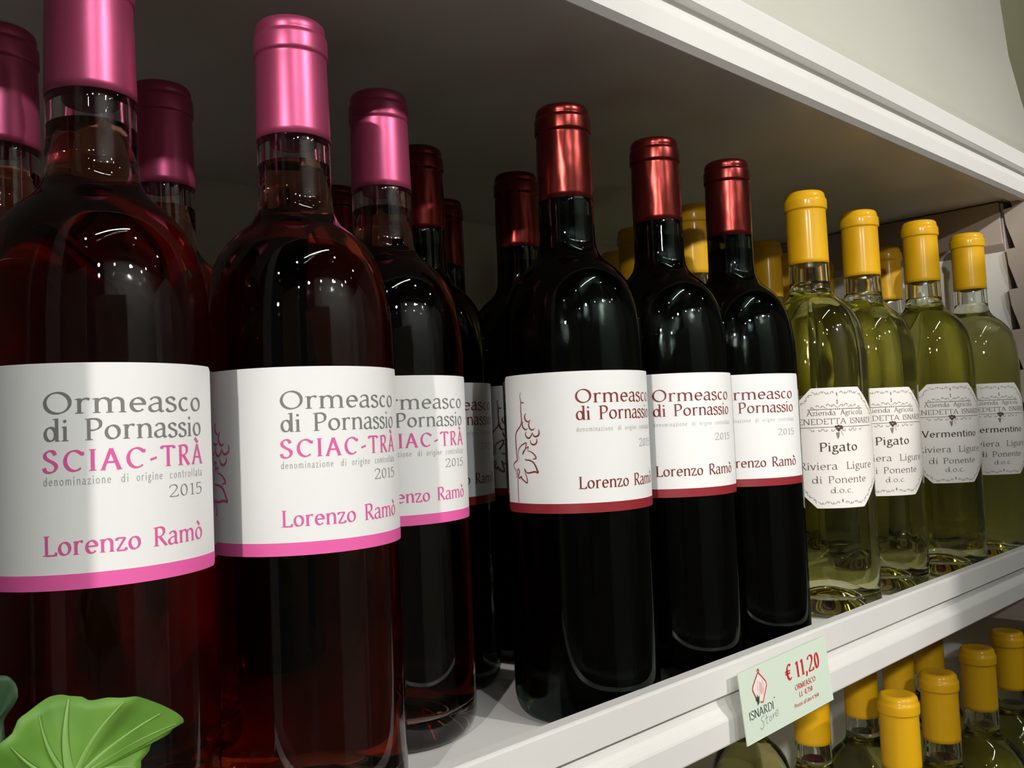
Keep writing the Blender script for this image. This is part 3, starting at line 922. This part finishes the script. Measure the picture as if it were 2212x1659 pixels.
# ------------------------------------------------------------------ price card
TG = (.4005, -.0556, .0034)
tag = empty('price_tag', TG, 'pale green price card reading 11,20 on the front edge of the middle shelf', 'price tag')
tag.rotation_mode = 'XYZ'
a_, b_, g_ = -.0825, -.028, -.0174
Rx = Matrix.Rotation(a_, 3, 'X')
Ry = Matrix.Rotation(b_, 3, 'Y')
Rz = Matrix.Rotation(g_, 3, 'Z')
tag.matrix_world = Matrix.Translation(TG) @ (Rz @ Rx @ Ry).to_4x4() @ Matrix.Scale(.984, 4)
card = solid('card', box(0, .092, -.0005, 0, -.0376, 0), 'tag_green', tag)
solid('clip', box(.030, .062, 0, .0046, -.026, -.004), 'clip', tag, .0004)
t = Ink()
sl = 0.0


def tword(s, u0, u1, v, cap, mi, **kw):
    """the card is measured downwards, the alphabet upwards"""
    q = Ink()
    q.word(s, u0, u1, 0, cap, mi, **kw)
    b = len(t.V)
    t.V += [(x, v - y) for x, y in q.V]
    t.F += [tuple(i + b for i in f)[::-1] for f in q.F]
    t.m += q.m


tword('\u20ac', 45.0, 51.6, 15.3, 9.0, 0, hi=.2, lo=.07)
tword('11,20', 55.6, 82.0, 15.8, 9.0, 0, hi=.21, lo=.06)
tword('ORMEASCO', 52.4, 75.0, 22.2, 2.9, 0, hi=.17, lo=.07)
tword('Lt.', 55.8, 60.0, 26.6, 2.8, 0, hi=.17, lo=.07)
tword('0,750', 61.8, 70.4, 26.4, 2.8, 0, hi=.17, lo=.07)
tword('Prezzo', 49.4, 58.0, 31.2, 2.0, 0, hi=.17, lo=.08)
tword('al', 59.2, 61.6, 31.2, 2.0, 0, hi=.17, lo=.08)
tword('Litro', 62.6, 68.0, 31.2, 2.0, 0, hi=.17, lo=.08)
tword('\u20ac', 69.0, 70.6, 31.2, 2.0, 0, hi=.17, lo=.08)
tword('9,60', 71.6, 76.2, 31.2, 2.0, 0, hi=.17, lo=.08)
tword('ISNARDI', 4.9, 29.0, 25.9, 4.4, 1, hi=.135, lo=.06, serif=False)
t.disc(30.6, 20.2, .4, .4, 1, 8)
for pts in ([(19.0, 27.0), (16.6, 26.9), (15.6, 28.4), (17.2, 29.6), (17.0, 31.8), (15.0, 33.0), (13.8, 31.6)],
            [(20.8, 26.6), (20.4, 29.4), (20.2, 31.2), (21.4, 31.4)], [(18.8, 28.6), (22.8, 28.2)],
            [(24.4, 28.8), (23.2, 29.8), (23.8, 31.0), (25.4, 30.2), (25.2, 28.8), (24.4, 28.8)],
            [(27.0, 28.2), (27.2, 30.6), (27.2, 29.4), (28.8, 28.0)],
            [(29.6, 29.0), (32.4, 28.2), (31.8, 27.0), (30.0, 27.8), (29.6, 29.6), (31.0, 30.2), (32.8, 29.2)]):
    t.ribbon(catmull(pts, 4), lambda a, s: .26, 2)
let = link('lettering', t.flat('price_lettering', [M['tag_red'], M['tag_dark'], M['ink_grey']], .0007), card)
t = Ink()
t.poly([(18.0, 4.2), (24.0, 9.6), (24.2, 12.2), (19.0, 19.4), (15.0, 17.4), (11.2, 11.2), (12.0, 9.2)], 2)
t.ribbon([(18.0, 3.6), (21.4, 6.8), (24.4, 10.0), (24.6, 12.0), (21.8, 15.8), (19.2, 19.6), (17.0, 19.2)], lambda a, s: .75, 0)
t.ribbon([(18.0, 3.6), (14.6, 6.8), (11.4, 10.0), (11.2, 11.6), (12.8, 15.0), (14.4, 17.4)], lambda a, s: .7, 0)
t.ribbon(catmull([(17.6, 3.2), (18.2, 1.9), (19.2, 2.8), (18.6, 4.0)], 4), lambda a, s: .6, 0)
t.poly([(18.2, 8.4), (20.4, 10.2), (20.8, 13.4), (18.6, 15.6), (17.4, 12.4)], 3)
t.ribbon([(16.6, 7.6), (15.6, 11.4), (17.0, 16.0)], lambda a, s: .3, 3)
t.ribbon([(20.6, 7.8), (22.0, 11.0), (20.2, 15.6)], lambda a, s: .3, 3)
t.poly([(13.0, 15.4), (14.0, 16.2), (14.4, 14.2), (15.2, 16.0), (16.6, 15.6), (15.9, 17.2), (15.6, 19.0), (13.8, 20.0), (13.9, 18.2), (12.8, 17.2)], 1)
t.V = t.V
eme = link('flower_emblem', t.flat('price_emblem', [M['tag_red'], M['tag_dark'], M['tag_cream'], M['tag_pink']], .00075), card)
# separate the layers slightly so that the drawing sits on its cream ground
for p in eme.data.polygons:
    if p.material_index != 2:
        for vi in p.vertices:
            eme.data.vertices[vi].co.y = -.00085 if p.material_index == 0 else -.00095

# ------------------------------------------------------------------ potted plant in front at lower left
plant = empty('potted_plant', (.062, -.150, -.30), 'potted plant with a broad light green leaf in the lower left corner', 'plant')
PO = Vector((.062, -.150, -.30))


def leafmesh(name, outline, centre, yc, tilt, wav, m, thick=.0006):
    """outline (x, z) in metres; a fan of rings bent in depth, with real thickness"""
    rings = 7
    V, Fc = [], []
    nn = len(outline)
    cx, cz = centre

    def dep(x, z, f, ang):
        return yc + tilt * (z - cz) + wav * f * f * sin(5 * ang) + .0032 * f * cos(ang * 2 + .6) + .0004 * sin(12 * ang) * f
    for side in (0, 1):
        V.append((cx, dep(cx, cz, 0, 0) + side * thick, cz))
        for r in range(1, rings + 1):
            f = r / rings
            for (x, z) in outline:
                px, pz = cx + (x - cx) * f, cz + (z - cz) * f
                V.append((px, dep(px, pz, f, atan2(z - cz, x - cx)) + side * thick, pz))
    N = 1 + rings * nn
    for s in (0, 1):
        b = s * N
        for k in range(nn):
            k2 = (k + 1) % nn
            Fc.append((b, b + 1 + k, b + 1 + k2))
            for r in range(rings - 1):
                a = b + 1 + r * nn
                Fc.append((a + k, a + nn + k, a + nn + k2, a + k2))
    a = 1 + (rings - 1) * nn
    for k in range(nn):
        k2 = (k + 1) % nn
        Fc.append((a + k, a + k2, N + a + k2, N + a + k))
    me = fix(mesh(name, [tuple(Vector(v) - PO) for v in V], Fc, True, [M[m]]))
    return me, dep


OUT1 = [(0.0501, 0.071), (0.0512, 0.0727), (0.0534, 0.0743), (0.0545, 0.077), (0.056, 0.0781), (0.0579, 0.0791), (0.0603, 0.08), (0.0621, 0.0803), (0.064, 0.0802), (0.0654, 0.0797), (0.0677, 0.0792), (0.0688, 0.0783), (0.0703, 0.078), (0.0728, 0.0781), (0.0753, 0.0776), (0.0774, 0.0772), (0.0795, 0.0767), (0.0817, 0.0755), (0.0843, 0.0739), (0.0872, 0.072), (0.0903, 0.0696), (0.0921, 0.0677), (0.0924, 0.0667), (0.0919, 0.0663), (0.09, 0.0659), (0.0886, 0.0649), (0.087, 0.0643), (0.0856, 0.0641), (0.0841, 0.0638), (0.0831, 0.0623), (0.0818, 0.0614), (0.0807, 0.0608), (0.0802, 0.0592), (0.0778, 0.0572), (0.0738, 0.0563), (0.0697, 0.0567), (0.0663, 0.0584), (0.064, 0.0600), (0.0613, 0.0590), (0.0572, 0.0600), (0.0532, 0.0625), (0.0506, 0.0662), (0.0495, 0.0689)]
OUT1 = catmull(OUT1 + OUT1[:1], 2)[:-1]
me, dep1 = leafmesh('broad_leaf', OUT1, (.0645, .0612), -.1, .25, .0016, 'leaf')
lf = link('leaf', me, plant)
vt = Ink()
VN = [((.0650, .0792), .0011), ((.0585, .0775), .0006), ((.0760, .0765), .0008), ((.0860, .0705), .0007), ((.0900, .0668), .0005), ((.0530, .0715), .0006), ((.0790, .0600), .0006), ((.0530, .0640), .0005)]
V, Fc = [], []
for (ex, ez), wd in VN:
    cx, cz = .0645, .0612
    dx, dz = ex - cx, ez - cz
    L = hypot(dx, dz)
    nx, nz = -dz / L, dx / L
    b = len(V)
    NS = 12
    for i in range(NS + 1):
        f = i / NS
        bend = .0012 * sin(pi * f)
        px, pz = cx + dx * f + nx * bend, cz + dz * f + nz * bend
        hw = wd * (1 - .8 * f)
        # depth found on the leaf surface: fraction of the way to the rim
        ang = atan2(dz, dx)
        rim = min(OUT1, key=lambda q: abs(((atan2(q[1] - cz, q[0] - cx) - ang + pi) % (2 * pi)) - pi))
        fr_ = hypot(px - cx, pz - cz) / hypot(rim[0] - cx, rim[1] - cz)
        y = dep1(px, pz, min(1, fr_), ang) - .00035
        for s in (-1, 0, 1):
            V.append(tuple(Vector((px + nx * hw * s, y - (.00008 if s == 0 else -.0002), pz + nz * hw * s)) - PO))
    for i in range(NS):
        k = b + 3 * i
        Fc += [(k, k + 1, k + 4, k + 3), (k + 1, k + 2, k + 5, k + 4)]
link('vein', mesh('leaf_veins', V, Fc, True, [M['vein']]), lf)
OUT2 = [(0.0479, 0.0769), (0.0489, 0.0828), (0.0511, 0.0859), (0.0526, 0.0863), (0.0543, 0.086), (0.0554, 0.0848), (0.0561, 0.083), (0.0559, 0.0794), (0.0553, 0.0765), (0.0543, 0.0751), (0.0536, 0.0726), (0.0524, 0.0696), (0.0505, 0.0691), (0.0488, 0.0727)]
OUT2 = [(x - .0006, z) for x, z in catmull(OUT2 + OUT2[:1], 2)[:-1]]
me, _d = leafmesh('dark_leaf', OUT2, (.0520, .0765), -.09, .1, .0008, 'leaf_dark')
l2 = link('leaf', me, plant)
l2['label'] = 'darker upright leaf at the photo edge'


def tube(name, pts, r, m, parent, origin):
    q = catmull(pts, 6)
    V, Fc = [], []
    for i, p in enumerate(q):
        a, b = Vector(q[max(0, i - 1)]), Vector(q[min(len(q) - 1, i + 1)])
        d = (b - a).normalized()
        s = d.orthogonal().normalized() if i == 0 else (s - d * s.dot(d)).normalized()
        u = d.cross(s)
        for k in range(8):
            an = 2 * pi * k / 8
            V.append(tuple(Vector(p) + (s * cos(an) + u * sin(an)) * r - origin))
    for i in range(len(q) - 1):
        for k in range(8):
            k2 = (k + 1) % 8
            Fc.append((8 * i + k, 8 * i + k2, 8 * i + 8 + k2, 8 * i + 8 + k))
    Fc += [tuple(range(8))[::-1], tuple(range(len(V) - 8, len(V)))]
    return link(name, mesh(name, V, Fc, True, [M[m]]), parent)


tube('stem', [(.062, -.150, -.16), (.060, -.142, -.08), (.063, -.120, .01), (.0645, -.1000, .0600)], .0013, 'stem', plant, PO)
tube('stem', [(.058, -.152, -.16), (.050, -.140, -.06), (.049, -.110, .03), (.0514, -.0905, .0715)], .0012, 'stem', plant, PO)
V, Fc = lathe([(0, 0), (.040, 0), (.044, .004), (.058, .110), (.063, .112), (.065, .132), (.060, .134), (.056, .120), (0, .119)], 40)
link('pot', fix(mesh('pot', V, Fc, True, [M['pot']])), plant)
V, Fc = lathe([(0, .1255), (.030, .1265), (.0555, .1235), (.0560, .1205), (0, .1205)], 32)
link('soil', fix(mesh('soil', V, Fc, True, [M['soil']])), plant)
ped = empty('pedestal', (.062, -.150, -1.10), 'white pedestal under the potted plant, below the frame', 'stand')
solid('top_board', box(-.10, .085, -.09, .085, .775, .800), 'white_paint', ped, .002)
solid('column', box(-.06, .06, -.06, .06, 0, .775), 'white_paint', ped, .002)
